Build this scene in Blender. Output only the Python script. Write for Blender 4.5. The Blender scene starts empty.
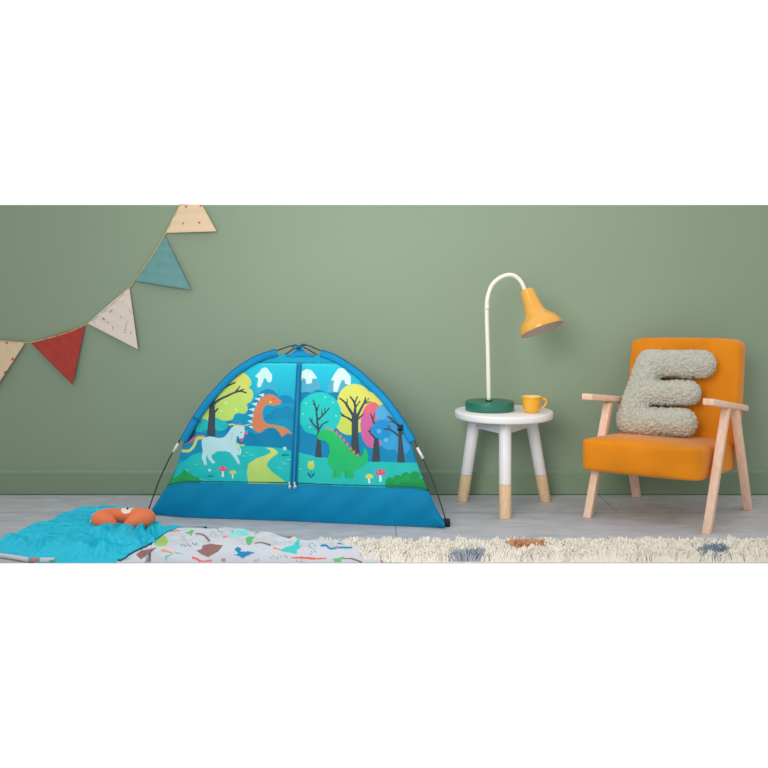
import bpy, bmesh, math, random
import numpy as np
from mathutils import Vector, Matrix, noise
random.seed(7); rng = np.random.default_rng(7)
SC = bpy.context.scene; COL = SC.collection
F, HY, CD, CH = 900.0, 290.0, 4.40, 1.0        # focal length in px, horizon row, camera distance to wall, camera height

def P(px, py, D):                               # a measured photo point at a known distance -> world point
    return Vector(((px-384)/F*D, D-CD, CH-(py-HY)/F*D))
def fl(px, py, z=0.0):                          # photo point lying at height z
    D = F*(CH-z)/(py-HY)
    return P(px, py, D)
def s2l(c):
    c = np.asarray(c, dtype=float)/255.0
    return np.where(c <= 0.04045, c/12.92, ((c+0.055)/1.055)**2.4)
def rgb(*c): return tuple(float(v) for v in s2l(c))+(1.0,)

# ---------------------------------------------------------------- materials
def mat(name, color, rough=0.6, spec=0.5, sheen=0, noise_amt=0, noise_scale=20, bump=0, bump_scale=200, attr=None,
        metallic=0, coat=0, color2=None, stretch=(1,1,1), voro=False, sss=0, bump_dist=.002):
    m = bpy.data.materials.new(name); m.use_nodes = True
    nt = m.node_tree; b = nt.nodes['Principled BSDF']
    b.inputs['Base Color'].default_value = color
    b.inputs['Roughness'].default_value = rough
    b.inputs['Specular IOR Level'].default_value = spec
    b.inputs['Metallic'].default_value = metallic
    b.inputs['Coat Weight'].default_value = coat
    if sheen: b.inputs['Sheen Weight'].default_value = sheen; b.inputs['Sheen Roughness'].default_value = .35
    if sss: b.inputs['Subsurface Weight'].default_value = sss; b.inputs['Subsurface Radius'].default_value = (.01,.01,.01)
    tc = nt.nodes.new('ShaderNodeTexCoord'); mp = nt.nodes.new('ShaderNodeMapping')
    mp.inputs['Scale'].default_value = stretch
    nt.links.new(tc.outputs['Object'], mp.inputs[0])
    src = None
    if attr:
        a = nt.nodes.new('ShaderNodeAttribute'); a.attribute_name = attr; src = a.outputs['Color']
    if noise_amt or color2:
        n = nt.nodes.new('ShaderNodeTexNoise'); n.inputs['Scale'].default_value = noise_scale; n.inputs['Detail'].default_value = 6
        nt.links.new(mp.outputs[0], n.inputs['Vector'])
        mr = nt.nodes.new('ShaderNodeMapRange'); mr.inputs[1].default_value = .3; mr.inputs[2].default_value = .7
        nt.links.new(n.outputs['Fac'], mr.inputs[0])
        mx = nt.nodes.new('ShaderNodeMix'); mx.data_type = 'RGBA'
        nt.links.new(mr.outputs[0], mx.inputs[0])
        if color2:
            mx.inputs[6].default_value = color; mx.inputs[7].default_value = color2
        else:
            mx.blend_type = 'MULTIPLY'
            lo = 1-noise_amt
            mx.inputs[7].default_value = (lo,lo,lo,1)
            mx.inputs[6].default_value = color
            if src: nt.links.new(src, mx.inputs[6])
        src = mx.outputs[2]
    if src: nt.links.new(src, b.inputs['Base Color'])
    if bump:
        if voro:
            n2 = nt.nodes.new('ShaderNodeTexVoronoi'); o = n2.outputs['Distance']
        else:
            n2 = nt.nodes.new('ShaderNodeTexNoise'); n2.inputs['Detail'].default_value = 4; o = n2.outputs['Fac']
        n2.inputs['Scale'].default_value = bump_scale
        nt.links.new(mp.outputs[0], n2.inputs['Vector'])
        bp = nt.nodes.new('ShaderNodeBump'); bp.inputs['Strength'].default_value = bump; bp.inputs['Distance'].default_value = bump_dist
        nt.links.new(o, bp.inputs['Height']); nt.links.new(bp.outputs[0], b.inputs['Normal'])
    return m

M = {}
M['wall'] = mat('wall_paint', rgb(145,163,138), .75, .3, noise_amt=.05, noise_scale=1.2, bump=.12, bump_scale=90)
M['base'] = mat('baseboard_paint', rgb(131,153,126), .55, .4)
M['white'] = mat('white_lacquer', rgb(240,238,236), .4, .4)
M['wood'] = mat('pale_beech', rgb(246,213,190), .5, .4, color2=rgb(234,192,162), noise_scale=14, stretch=(6,6,.8), bump=.1, bump_scale=60)
M['dip'] = mat('raw_pine', rgb(242,212,174), .55, .3, color2=rgb(226,188,142), noise_scale=18, stretch=(9,9,.7), bump=.15, bump_scale=60)
M['velvet'] = mat('orange_velvet', rgb(238,144,22), .75, .2, sheen=.25, noise_amt=.22, noise_scale=5, bump=.15, bump_scale=400)
M['green'] = mat('green_enamel', rgb(38,112,92), .35, .5)
M['stem'] = mat('cream_enamel', rgb(238,234,220), .35, .5)
M['mustard'] = mat('mustard_enamel', rgb(228,166,62), .22, .55, coat=.3)
M['shade_in'] = mat('shade_lining', rgb(214,198,184), .6, .3)
M['cup'] = mat('yellow_glaze', rgb(236,172,42), .25, .5, coat=.3)
M['cup_in'] = mat('pale_glaze', rgb(242,206,120), .3, .5)
M['black'] = mat('black_plastic', rgb(24,24,28), .5, .4)
M['boucle'] = mat('boucle', rgb(212,211,196), .95, .1, sheen=.3, noise_amt=.12, noise_scale=60, bump=.9, bump_scale=150, voro=True, bump_dist=.006)
M['tent_print'] = mat('tent_print', rgb(20,160,200), .6, .12, attr='Col', bump=.15, bump_scale=350)
M['tent_blue'] = mat('tent_blue', rgb(4,132,178), .6, .12, noise_amt=.1, noise_scale=9, bump=.2, bump_scale=60)
M['tent_sleeve'] = mat('tent_sleeve', rgb(6,144,200), .55, .15, noise_amt=.15, noise_scale=15, bump=.2, bump_scale=80)
M['tent_trim'] = mat('tent_trim', rgb(8,98,142), .6, .3)
M['zip'] = mat('zipper_tape', rgb(14,130,172), .6, .3)
M['pole'] = mat('pole_dark', rgb(52,44,40), .4, .5)
M['ferrule'] = mat('ferrule', rgb(225,225,215), .35, .5)
M['bagblue'] = mat('turquoise_cover', rgb(8,200,230), .42, .4, noise_amt=.10, noise_scale=12, bump=1.0, bump_scale=15, bump_dist=.022, stretch=(1,1.6,1))
M['baglin'] = mat('printed_lining', rgb(230,235,240), .7, .2, attr='Col', bump=.9, bump_scale=17, bump_dist=.012)
M['piping'] = mat('dark_piping', rgb(18,86,112), .6, .3)
M['neck'] = mat('coral_plush', rgb(244,130,86), .85, .15, sheen=.2, noise_amt=.08, noise_scale=30, bump=.3, bump_scale=260)
M['neck_white'] = mat('white_plush', rgb(240,236,226), .85, .1)
M['cord'] = mat('jute_cord', rgb(196,176,130), .8, .1)
M['rugbase'] = mat('rug_backing', rgb(244,236,222), .95, .1, noise_amt=.2, noise_scale=60)
M['pile'] = mat('rug_yarn', rgb(240,232,218), .9, .1, attr='Col', sheen=.3)
M['fteal'] = mat('teal_felt', rgb(112,162,160), .85, .15, noise_amt=.12, noise_scale=30, bump=.4, bump_scale=120)
M['fred'] = mat('red_felt', rgb(184,70,62), .85, .15, noise_amt=.1, noise_scale=30, bump=.4, bump_scale=120)
M['fprint'] = mat('printed_cotton', rgb(226,200,170), .85, .15, attr='Col', bump=.3, bump_scale=120)
M['metalz'] = mat('zip_pull_metal', rgb(210,212,214), .35, .5, metallic=.3)

# floor: large grey planks, joints and grain
def floor_mat():
    m = bpy.data.materials.new('grey_plank_floor'); m.use_nodes = True; nt = m.node_tree; b = nt.nodes['Principled BSDF']
    tc = nt.nodes.new('ShaderNodeTexCoord'); mp = nt.nodes.new('ShaderNodeMapping')
    nt.links.new(tc.outputs['Object'], mp.inputs[0])
    mp.inputs['Location'].default_value = (-.05, .36, 0)
    br = nt.nodes.new('ShaderNodeTexBrick'); nt.links.new(mp.outputs[0], br.inputs['Vector'])
    br.inputs['Scale'].default_value = 1; br.inputs['Brick Width'].default_value = 2.0; br.inputs['Row Height'].default_value = .6
    br.inputs['Mortar Size'].default_value = .0022; br.inputs['Mortar Smooth'].default_value = .3
    br.offset = 0.5; br.offset_frequency = 2
    br.inputs['Color1'].default_value = rgb(198,200,205); br.inputs['Color2'].default_value = rgb(190,192,198); br.inputs['Mortar'].default_value = rgb(130,128,130)
    mg = nt.nodes.new('ShaderNodeMapping'); mg.inputs['Scale'].default_value = (2.2, 6.5, 1); nt.links.new(tc.outputs['Object'], mg.inputs[0])
    n = nt.nodes.new('ShaderNodeTexNoise'); n.inputs['Scale'].default_value = 3.2; n.inputs['Detail'].default_value = 8; n.inputs['Roughness'].default_value = .65
    n.inputs['Distortion'].default_value = .6
    nt.links.new(mg.outputs[0], n.inputs['Vector'])
    mr = nt.nodes.new('ShaderNodeMapRange'); mr.inputs[1].default_value = .3; mr.inputs[2].default_value = .7; mr.inputs[3].default_value = .76; mr.inputs[4].default_value = 1.08
    nt.links.new(n.outputs['Fac'], mr.inputs[0])
    mx = nt.nodes.new('ShaderNodeMix'); mx.data_type = 'RGBA'; mx.blend_type = 'MULTIPLY'; mx.inputs[0].default_value = 1
    nt.links.new(br.outputs['Color'], mx.inputs[6]); nt.links.new(mr.outputs[0], mx.inputs[7])
    nt.links.new(mx.outputs[2], b.inputs['Base Color'])
    b.inputs['Roughness'].default_value = .5; b.inputs['Specular IOR Level'].default_value = .35
    bp = nt.nodes.new('ShaderNodeBump'); bp.inputs['Strength'].default_value = .15; bp.inputs['Distance'].default_value = .002
    nt.links.new(n.outputs['Fac'], bp.inputs['Height']); nt.links.new(bp.outputs[0], b.inputs['Normal'])
    return m
M['floor'] = floor_mat()

# ---------------------------------------------------------------- object helpers
def link(name, me, m=None, parent=None, smooth=True):
    o = bpy.data.objects.new(name, me); COL.objects.link(o)
    if m is not None: me.materials.append(m)
    if smooth: me.shade_smooth()
    if parent is not None:
        o.parent = parent; o.matrix_parent_inverse = Matrix.Translation(-parent.location)
    return o
def from_bm(name, bm, m=None, parent=None, smooth=True):
    bmesh.ops.recalc_face_normals(bm, faces=bm.faces)
    me = bpy.data.meshes.new(name); bm.to_mesh(me); bm.free()
    return link(name, me, m, parent, smooth)
def from_np(name, V, Fc, m=None, parent=None, smooth=True, col=None):
    me = bpy.data.meshes.new(name); V = np.asarray(V, dtype=np.float32); Fc = np.asarray(Fc, dtype=np.int32)
    k = Fc.shape[1]
    me.vertices.add(len(V)); me.vertices.foreach_set('co', V.ravel())
    me.loops.add(Fc.size); me.loops.foreach_set('vertex_index', Fc.ravel())
    me.polygons.add(len(Fc)); me.polygons.foreach_set('loop_start', np.arange(0, Fc.size, k, dtype=np.int32))
    me.update(calc_edges=True); me.validate()
    if col is not None:
        a = me.color_attributes.new('Col', 'FLOAT_COLOR', 'POINT')
        c = np.ones((len(V), 4), dtype=np.float32); c[:, :3] = col; a.data.foreach_set('color', c.ravel())
    return link(name, me, m, parent, smooth)
def grid_faces(nx, ny, flip=False):
    i, j = np.meshgrid(np.arange(nx-1), np.arange(ny-1), indexing='ij')
    a = (i*ny+j).ravel(); f = np.stack([a, a+ny, a+ny+1, a+1], 1)
    return f[:, ::-1] if flip else f
def thing(name, loc, label, cat, group=None):
    o = bpy.data.objects.new(name, None); COL.objects.link(o); o.location = loc; o.empty_display_size = .05
    tag(o, label, cat, group); return o
def tag(o, label, cat, group=None):
    o['label'] = label; o['category'] = cat
    if group: o['group'] = group
    return o
def struct(o): o['kind'] = 'structure'; return o
def bevel_edges(bm, w, seg=3, edges=None):
    bmesh.ops.bevel(bm, geom=list(edges or bm.edges), offset=w, segments=seg, profile=.5, affect='EDGES', clamp_overlap=True)
def hexa(pts, w=0.0, seg=3):                    # 8 points: bottom ring then top ring
    bm = bmesh.new(); v = [bm.verts.new(p) for p in pts]
    for f in ((3,2,1,0),(4,5,6,7),(0,1,5,4),(1,2,6,5),(2,3,7,6),(3,0,4,7)): bm.faces.new([v[i] for i in f])
    if w: bevel_edges(bm, w, seg)
    return bm
def box(lo, hi, w=0.0, seg=2):
    (a,b,c),(d,e,f) = lo, hi
    return hexa([(a,b,c),(d,b,c),(d,e,c),(a,e,c),(a,b,f),(d,b,f),(d,e,f),(a,e,f)], w, seg)
def lathe(prof, mat4=Matrix.Identity(4), n=64):
    bm = bmesh.new(); rings = []
    for r, z in prof:
        if r < 1e-6: rings.append([bm.verts.new(mat4 @ Vector((0,0,z)))])
        else: rings.append([bm.verts.new(mat4 @ Vector((r*math.cos(2*math.pi*k/n), r*math.sin(2*math.pi*k/n), z))) for k in range(n)])
    for A, B in zip(rings, rings[1:]):
        for k in range(n):
            q = [A[k % len(A)], A[(k+1) % len(A)], B[(k+1) % len(B)], B[k % len(B)]]
            u = []; [u.append(x) for x in q if x not in u]
            if len(u) > 2:
                try: bm.faces.new(u)
                except ValueError: pass
    return bm
def catmull(pts, n=8, closed=False):
    pts = [Vector(p) for p in pts]; out = []; N = len(pts)
    rngi = range(N) if closed else range(N-1)
    for i in rngi:
        g = (lambda k: pts[k % N]) if closed else (lambda k: pts[max(0, min(N-1, k))])
        a, b, c, d = g(i-1), g(i), g(i+1), g(i+2)
        for k in range(n):
            t = k/n
            out.append(.5*((2*b)+(c-a)*t+(2*a-5*b+4*c-d)*t*t+(3*b-a-3*c+d)*t**3))
    if not closed: out.append(pts[-1])
    return out
def tube(path, r, n=12, cap=True, flat=1.0, flat_axis=None, bm=None):   # r number or list
    bm = bm or bmesh.new(); path = [Vector(p) for p in path]; rings = []
    rr = r if hasattr(r, '__len__') else [r]*len(path)
    up = Vector((0.13, -1, 0.07)).normalized() if flat_axis is None else Vector(flat_axis).normalized()
    for i, p in enumerate(path):
        t = (path[min(i+1, len(path)-1)]-path[max(i-1, 0)]).normalized()
        s = t.cross(up)
        if s.length < 1e-3: s = t.cross(Vector((1,0,0)))
        s.normalize(); q = s.cross(t).normalized()
        rings.append([bm.verts.new(p+rr[i]*(math.cos(2*math.pi*k/n)*s+flat*math.sin(2*math.pi*k/n)*q)) for k in range(n)])
    for A, B in zip(rings, rings[1:]):
        for k in range(n): bm.faces.new([A[k], A[(k+1)%n], B[(k+1)%n], B[k]])
    if cap: bm.faces.new(rings[0][::-1]); bm.faces.new(rings[-1])
    return bm
def bar(p0, p1, w, d, side, bev=.003, cut=True):  # straight bar p0->p1; w along side, d along the other; ends cut level when cut
    p0, p1 = Vector(p0), Vector(p1); s = Vector(side).normalized(); t = (p1-p0).normalized()
    q = Vector((0,0,1)).cross(s).normalized() if cut else t.cross(s).normalized()
    if cut: dd = d/max(.2, abs(t.z))**.5
    else: dd = d
    pts = [p+a*w/2*s+b*dd/2*q for p in (p0, p1) for a, b in ((-1,-1),(1,-1),(1,1),(-1,1))]
    return hexa(pts, bev, 2)
def remeshed(name, bm, voxel, m, parent, smooth_it=4, disp=None):
    me = bpy.data.meshes.new('raw'); bm.to_mesh(me); bm.free()
    o = bpy.data.objects.new('raw', me); COL.objects.link(o)
    r = o.modifiers.new('r', 'REMESH'); r.mode = 'VOXEL'; r.voxel_size = voxel
    s = o.modifiers.new('s', 'SMOOTH'); s.iterations = smooth_it; s.factor = .5
    dg = bpy.context.evaluated_depsgraph_get(); dg.update()
    out = bpy.data.meshes.new_from_object(o.evaluated_get(dg)); out.name = name
    bpy.data.objects.remove(o); bpy.data.meshes.remove(me)
    if disp:
        n = len(out.vertices); co = np.empty(n*3, np.float32); out.vertices.foreach_get('co', co); co = co.reshape(-1, 3)
        no = np.empty(n*3, np.float32); out.vertices.foreach_get('normal', no); no = no.reshape(-1, 3)
        d = np.array([disp(Vector(c)) for c in co]); co += no*d[:, None]
        out.vertices.foreach_set('co', co.ravel()); out.update()
    out.materials.clear()
    return link(name, out, m, parent)

# ---------------------------------------------------------------- painter (for fabrics that carry a print)
class Paint:
    def __init__(s, X, Y, base): s.X, s.Y = X, Y; s.C = np.empty(X.shape+(3,)); s.C[:] = s2l(base)
    def _put(s, mask, sub, c):
        v = s.C[sub]; v[mask] = s2l(c) if not callable(c) else c(s.X[sub][mask], s.Y[sub][mask]); s.C[sub] = v
    def _sub(s, x0, x1, y0, y1):
        return (s.X >= x0) & (s.X <= x1) & (s.Y >= y0) & (s.Y <= y1)
    def poly(s, pts, c, smooth=False):
        if smooth: pts = [(p.x, p.y) for p in catmull([(a,b,0) for a,b in pts], 5, True)]
        xs = [p[0] for p in pts]; ys = [p[1] for p in pts]
        idx = np.nonzero(s._sub(min(xs), max(xs), min(ys), max(ys)))
        x, y = s.X[idx], s.Y[idx]; ins = np.zeros(x.shape, bool)
        for (x0,y0),(x1,y1) in zip(pts, pts[1:]+pts[:1]):
            if y0 == y1: continue
            cnd = ((y0 > y) != (y1 > y)) & (x < (x1-x0)*(y-y0)/(y1-y0)+x0); ins ^= cnd
        s._fill(idx, ins, c)
    def _fill(s, idx, ins, c):
        sel = tuple(i[ins] for i in idx)
        s.C[sel] = s2l(c) if not callable(c) else c(s.X[sel], s.Y[sel])
    def ell(s, cx, cy, rx, c, ry=None, up=False):
        ry = ry or rx; idx = np.nonzero(s._sub(cx-rx, cx+rx, cy-ry, cy+ry)); x, y = s.X[idx], s.Y[idx]
        ins = ((x-cx)/rx)**2+((y-cy)/ry)**2 < 1
        if up: ins &= y <= cy
        s._fill(idx, ins, c)
    def stroke(s, pts, w, c, w1=None, smooth=True):
        if smooth and len(pts) > 2: pts = [(p.x, p.y) for p in catmull([(a,b,0) for a,b in pts], 5)]
        w1 = w if w1 is None else w1; n = len(pts)-1
        for i in range(n):
            (ax,ay),(bx,by) = pts[i], pts[i+1]; wa = w+(w1-w)*i/n; wb = w+(w1-w)*(i+1)/n; r = max(wa, wb)/2+.05
            idx = np.nonzero(s._sub(min(ax,bx)-r, max(ax,bx)+r, min(ay,by)-r, max(ay,by)+r)); x, y = s.X[idx], s.Y[idx]
            L = (bx-ax)**2+(by-ay)**2+1e-9; t = np.clip(((x-ax)*(bx-ax)+(y-ay)*(by-ay))/L, 0, 1)
            d = np.hypot(x-ax-t*(bx-ax), y-ay-t*(by-ay)); s._fill(idx, d < (wa+(wb-wa)*t)/2, c)
def Z(ox, oy, sc, pts): return [(ox+sc*a, oy+sc*b) for a, b in pts]
def grad(c0, c1, y0, y1):
    a, b = s2l(c0), s2l(c1)
    def f(x, y):
        t = np.clip((y-y0)/(y1-y0), 0, 1)[:, None]; return a*(1-t)+b*t
    return f

# ================================================================ ROOM
WTOP = CH+(HY-205)/F*CD
FRONT = 563.2; DF = F*CH/(FRONT-HY); YF = DF-CD
XL, XR = -3.0, 3.0
struct(from_bm('floor', box((XL, YF, -.0004), (XR, .1, 0)), M['floor'], smooth=False))
struct(from_bm('wall_back', box((XL, 0, 0), (XR, .1, WTOP)), M['wall'], smooth=False))
def baseboard():
    prof = [(0,.005),(-.012,.005),(-.012,.108),(-.010,.115),(-.004,.120),(0,.121)]
    bm = bmesh.new(); A = [bm.verts.new((XL, y, z)) for y, z in prof]; B = [bm.verts.new((XR, y, z)) for y, z in prof]
    n = len(prof)
    for k in range(n): bm.faces.new([A[k], A[(k+1)%n], B[(k+1)%n], B[k]])
    bm.faces.new(A[::-1]); bm.faces.new(B)
    return bm
struct(from_bm('baseboard_back', baseboard(), M['base'], smooth=False))

# ================================================================ TENT
YC, HH = -.25, .765
def t_h(x): return YC-(np.interp(x, [-1.045,-.93,-.87,-.407,-.017,.265], [4.022,3.972,3.956,3.896,3.825,3.782])-CD)
def tent_pt(px, py, off=0.0):
    px = np.asarray(px, float); py = np.asarray(py, float); D = np.full(px.shape, 4.0)
    for _ in range(60):
        x = (px-384)/F*D; z = CH-(py-HY)/F*D
        y = YC-t_h(x)*np.sqrt(np.clip(1-(np.clip(z, 0, HH)/HH)**2, 0, 1))
        D = .5*D+.5*(y+CD-off)
    return np.stack([(px-384)/F*D, D-CD, CH-(py-HY)/F*D], -1)
def tv(px, py, off=0.0): return Vector(tent_pt(np.array([px]), np.array([py]), off)[0])
def back_of(p):                                  # the same outline on the far side of the dome
    h = t_h(p[0]); return Vector((-.39+(p[0]+.39)*.87, YC+.19*(YC-p[1])/max(h, .01), p[2]*.92))
TOP = [(150,512.5),(158,500),(167,486),(172,477),(176,468),(180.5,454),(184.5,440),(192,427),(196,419.5),(204,408),(212,398),(222,387),(234,375),(250,364),(262,358),(277,354.6),
       (299,354.2),(321,355.3),(335.6,359),(348.3,367),(360,375),(366,382),(379.4,395),(390,407),(401,423),(409,436),(412,443),(414.4,454.4),(420.4,473),(427.7,489),(432,499),(439,513),(447,525)]
BOT = [(150,513.5),(175,516.8),(186,517.8),(240,519.3),(290,521),(340,523.3),(380,525.3),(447,528.3)]
SEAM = [(150,489),(167,486.3),(186.5,482.9),(228,483.3),(290,484.2),(330,486),(360,487.3),(412,488.2),(427.7,491),(447,494)]
def itp(tab, x): return np.interp(x, [a for a, b in tab], [b for a, b in tab])
tent = thing('play_tent', (-.4, YC, 0), 'blue dome play tent printed with a unicorn, dinosaurs and round forest trees', 'tent')

def tent_relief(px, py):
    w = .0035*np.sin(px*.09+py*.05+1.3*np.sin(py*.06))+.002*np.sin(px*.21-py*.13+2*np.sin(px*.05))
    return w
# printed door panel
xs = 150+297*(.5-.5*np.cos(np.pi*np.linspace(0, 1, 700)))*.35+297*.65*np.linspace(0, 1, 700)
xs = np.clip(xs, 150, 447)
xs = xs[(xs > 167.2) & (xs < 427.4)]
ny = 330; tt = np.linspace(0, 1, ny)
Xg = np.repeat(xs[:, None], ny, 1); yt = itp(TOP, xs)[:, None]; yb = itp(SEAM, xs)[:, None]
Yg = yt+(yb-yt)*tt[None, :]
pt = Paint(Xg, Yg, (24,168,212))
def ztent(pt):
    GREY = (66,78,90)
    zA = lambda p: Z(240,350,.0911,p); zB = lambda p: Z(290,350,.0911,p); zU = lambda p: Z(140,420,.2083,p); zR = lambda p: Z(360,420,.1042,p); zD = lambda p: Z(290,400,.1302,p)
    pt.poly([(240,340),(360,340),(360,410),(240,410)], grad((44,204,234),(24,172,216),365,402))
    for cx, cy, r in ((300,408,40),): pass
    pt.poly([(140,400),(300,400),(300,460),(140,460)], grad((24,160,206),(20,146,196),400,450))
    # mountains
    pt.poly(zA([(200,300),(240,215),(300,205),(350,300),(385,380),(410,470),(190,470)]), (62,182,220), True)
    pt.poly(zA([(165,290),(205,250),(240,205),(270,190),(300,200),(350,265),(355,300),(345,345),(325,358),(300,345),(285,310),(265,310),(250,350),(230,400),(205,410),(188,390),(200,330),(195,300)]), (214,246,252))
    pt.poly(zB([(85,300),(140,215),(230,225),(290,300),(325,390),(335,462),(85,462)]), (88,178,212))
    pt.poly(zB([(80,290),(110,245),(180,208),(230,220),(265,260),(297,312),(245,315),(235,365),(180,375),(170,320),(140,310),(115,355),(84,355)]), (222,244,252))
    pt.poly(zB([(445,330),(500,240),(600,220),(665,290),(690,470),(405,470),(420,390)]), (88,178,212))
    pt.poly(zB([(450,332),(490,260),(530,205),(560,195),(600,205),(665,290),(668,378),(640,382),(604,365),(600,330),(570,330),(550,370),(520,460),(478,455),(475,400),(485,335)]), (226,246,252))
    # far hills
    pt.poly(zB([(85,470),(180,460),(240,475),(270,445),(320,435),(370,455),(400,470),(520,462),(700,460),(700,1000),(85,1000)]), (16,134,188))
    for cx, cy, r in ((268,400,11),(285,404,9),(293,410,8),(262,412,14)): pt.ell(cx, cy, r, (18,142,196))
    pt.poly([(252,403),(300,403),(300,450),(252,450)], (24,158,208))
    for cx, cy, r in ((278,416,8),(287,413,7),(295,418,8),(270,420,6)): pt.ell(cx, cy, r, (16,142,194))
    pt.poly([(264,420),(302,418),(302,450),(264,450)], (18,150,200))
    for cx, cy, r in ((228,430,9),(238,436,8),(248,441,9),(262,441,9),(272,436,9),(284,441,9),(294,444,7),(220,424,5)): pt.ell(cx, cy, r, (14,132,184))
    pt.poly([(215,436),(300,440),(300,452),(215,452)], (14,134,186))
    pt.poly([(302,432),(330,425),(345,431),(362,425),(376,420),(400,424),(430,430),(430,470),(297,470),(297,440)], (20,140,196), True)
    # left shrubs and hill
    for cx, cy, r in ((203,424,8),(213,422,8),(221,425,7),(198,428,6)): pt.ell(cx, cy, r, (36,190,200), r*.85)
    pt.poly([(180,432),(232,432),(232,456),(170,456)], (20,146,198))
    pt.poly([(186,428),(196,424),(195,438),(184,444)], (40,96,128))
    # ground
    pt.poly([(150,480),(172,466),(182,463),(192,455),(205,451),(225,449),(245,446),(262,446.5),(280,448),(297,452),(307,454.5),(321,457.5),(340,459),(362,461.5),(412,462.5),(450,464),(450,500),(150,500)], (38,196,202))
    pt.poly([(296,452),(308,455),(321,457.5),(340,460),(352,466),(420,463),(450,464),(450,500),(296,500)], (44,198,198))
    # left big yellow-green crown
    yg = grad((228,226,116),(196,224,118),374,405)
    pt.poly([(243,372.5),(250,379),(251,385),(248.5,387.5),(252.5,391),(253.3,396),(251,401.5),(247,404),(248,409),(244.5,413.5),(238,413),(234.5,415),(232,419.5),(223,420.5),(215,417.6),(209,420.5),(202,418.5),(195,421),(186,420),(190,400),(225,365)], yg, True)
    pt.poly([(207,436),(209.3,404),(214.6,402),(215.6,436)], GREY)
    for pl, w, w1 in (([(211.5,406),(218,400.5),(226,396.5),(238,391.5),(246,392.6)],2.2,1.1),([(235,392.3),(240,386.3)],1.4,.8),([(236,392),(244,389.3)],1.3,.9),
                     ([(211,405),(216,397),(224,388),(235,382.6)],2,1.1),([(213.5,413.5),(217.5,408.8)],1.6,1.1)): pt.stroke(pl, w*1.3, GREY, w1*1.35)
    for cx, cy in ((226,403),(236,410),(221,411)): pt.ell(cx, cy, 1.6, (206,238,150))
    # yellow tree
    yy = grad((232,228,112),(204,218,100),395,432)
    for cx, cy, r in ((354.6,401,17),(370,405,13),(350,419,16),(362,418,14),(378,408,8)): pt.ell(cx, cy, r, yy)
    # teal tree
    pt.ell(319.6,413.7,21.6,(40,206,208))
    pt.ell(314,428,11,(34,196,204),6)
    for cx, cy in ((302.7,414),(332.8,402),(336,416),(310,427),(325,397),(306,403)): pt.ell(cx, cy, .9, (150,240,240))
    # pink tree
    pt.ell(372.6,425,12.2,grad((242,112,120),(216,104,168),402,420),23)
    pt.ell(378,440,8,(220,108,170),6)
    # blue tree
    for cx, cy, r, c in ((385,413.5,9.4,(92,174,230)),(394,424,11,(70,160,226)),(397,436,12,(58,160,226)),(390,440,10,(60,164,228)),(381.5,429.8,10.4,(40,150,222)),(402,446,8,(60,160,224))): pt.ell(cx, cy, r, c)
    for cx, cy in ((379,431),(386,440),(392,415)): pt.ell(cx, cy, 2.2, (104,186,236))
    # trunks
    pt.poly(zD([(210,225),(226,225),(236,300),(245,445),(190,440),(205,300)]), GREY)
    for pl, w, w1 in (([(218.0+100,430),(316.7,413),(314.7,404),(313,400)],1.7,.8),([(316.9,411),(319,404.5)],1.1,.7),([(319,419),(325,413),(329.4,408)],1.4,.8),([(322.4,415.5),(321.5,409)],1.1,.6),([(325,413),(324.8,407.5)],1,.6),([(318,429),(312.5,423),(309.5,418)],1.5,.8),([(312,422),(312,417)],1,.6),([(319,429),(323,424),(328,421.6)],1.5,.9),([(316.6,408),(313,403.5)],1,.6)): pt.stroke(pl, w*1.3, GREY, w1*1.35)
    pt.poly([(351.8,414),(358.3,414),(358.6,440),(360,455.5),(350,455.5),(351.4,440)], GREY)
    for pl, w, w1 in (([(353.5,416),(348.5,408),(344.6,402),(339.5,398)],2.4,1),([(347,405.5),(347.3,399)],1.3,.8),([(355,415),(354.8,404),(350.3,396.8)],2.6,1),([(354.8,402),(357.5,396.8)],1.4,.9),([(355.2,408),(360,401)],1.3,.8),([(357.4,416),(362,407),(364.5,402),(365.5,397.5)],2.2,1),([(363.6,404),(370,401.5)],1.2,.8),([(363,404.5),(369,398.5)],1,.7),([(352.5,421),(347,417.5),(341.8,415.5)],2,1.1),([(344.5,416.3),(340.6,412.8)],1.1,.8),([(357.5,419.5),(363.4,414.2)],1.8,1)): pt.stroke(pl, w*1.3, GREY, w1*1.35)
    pt.poly([(374.2,438),(378.7,438),(380.4,462),(371.6,462)], GREY)
    for pl, w, w1 in (([(375.5,439),(372,435),(368.3,430.5)],1.7,.9),([(370.3,432.5),(370.6,427.5)],1.1,.7),([(374,423),(372.6,419),(370.6,413.5)],1.6,.9),([(372.8,419),(374.8,412.7)],1.1,.7)): pt.stroke(pl, w*1.3, GREY, w1*1.35)
    pt.poly([(398.6,434),(401.7,434),(405,462.8),(397.2,462.6)], GREY)
    for pl, w, w1 in (([(399.8,437),(394,432.3),(389,429.4),(384,429.2)],1.8,1),([(389.2,429.5),(388.6,425.8)],1.2,.8),([(400.2,436),(400,426)],2.2,2),([(400,427),(394,421.5),(390,416.5)],1.6,.9),([(395,422.5),(389.5,421.3)],1.2,.8),([(393,420.5),(387,416)],1.1,.7),([(401,434.5),(404.5,431.5)],1.5,1)): pt.stroke(pl, w*1.3, GREY, w1*1.35)
    # spiky orange dragon
    for cx, cy in ((262.5,395),(258.5,399),(255.3,404),(252.8,409.5),(251.8,415.3),(251.2,421.3),(252,427)):
        pt.poly([(cx+2,cy-1.6),(cx-4,cy-.6),(cx-2,cy+.6),(cx+1,cy+2)], (206,240,250))
    OR = (226,134,98)
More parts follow.
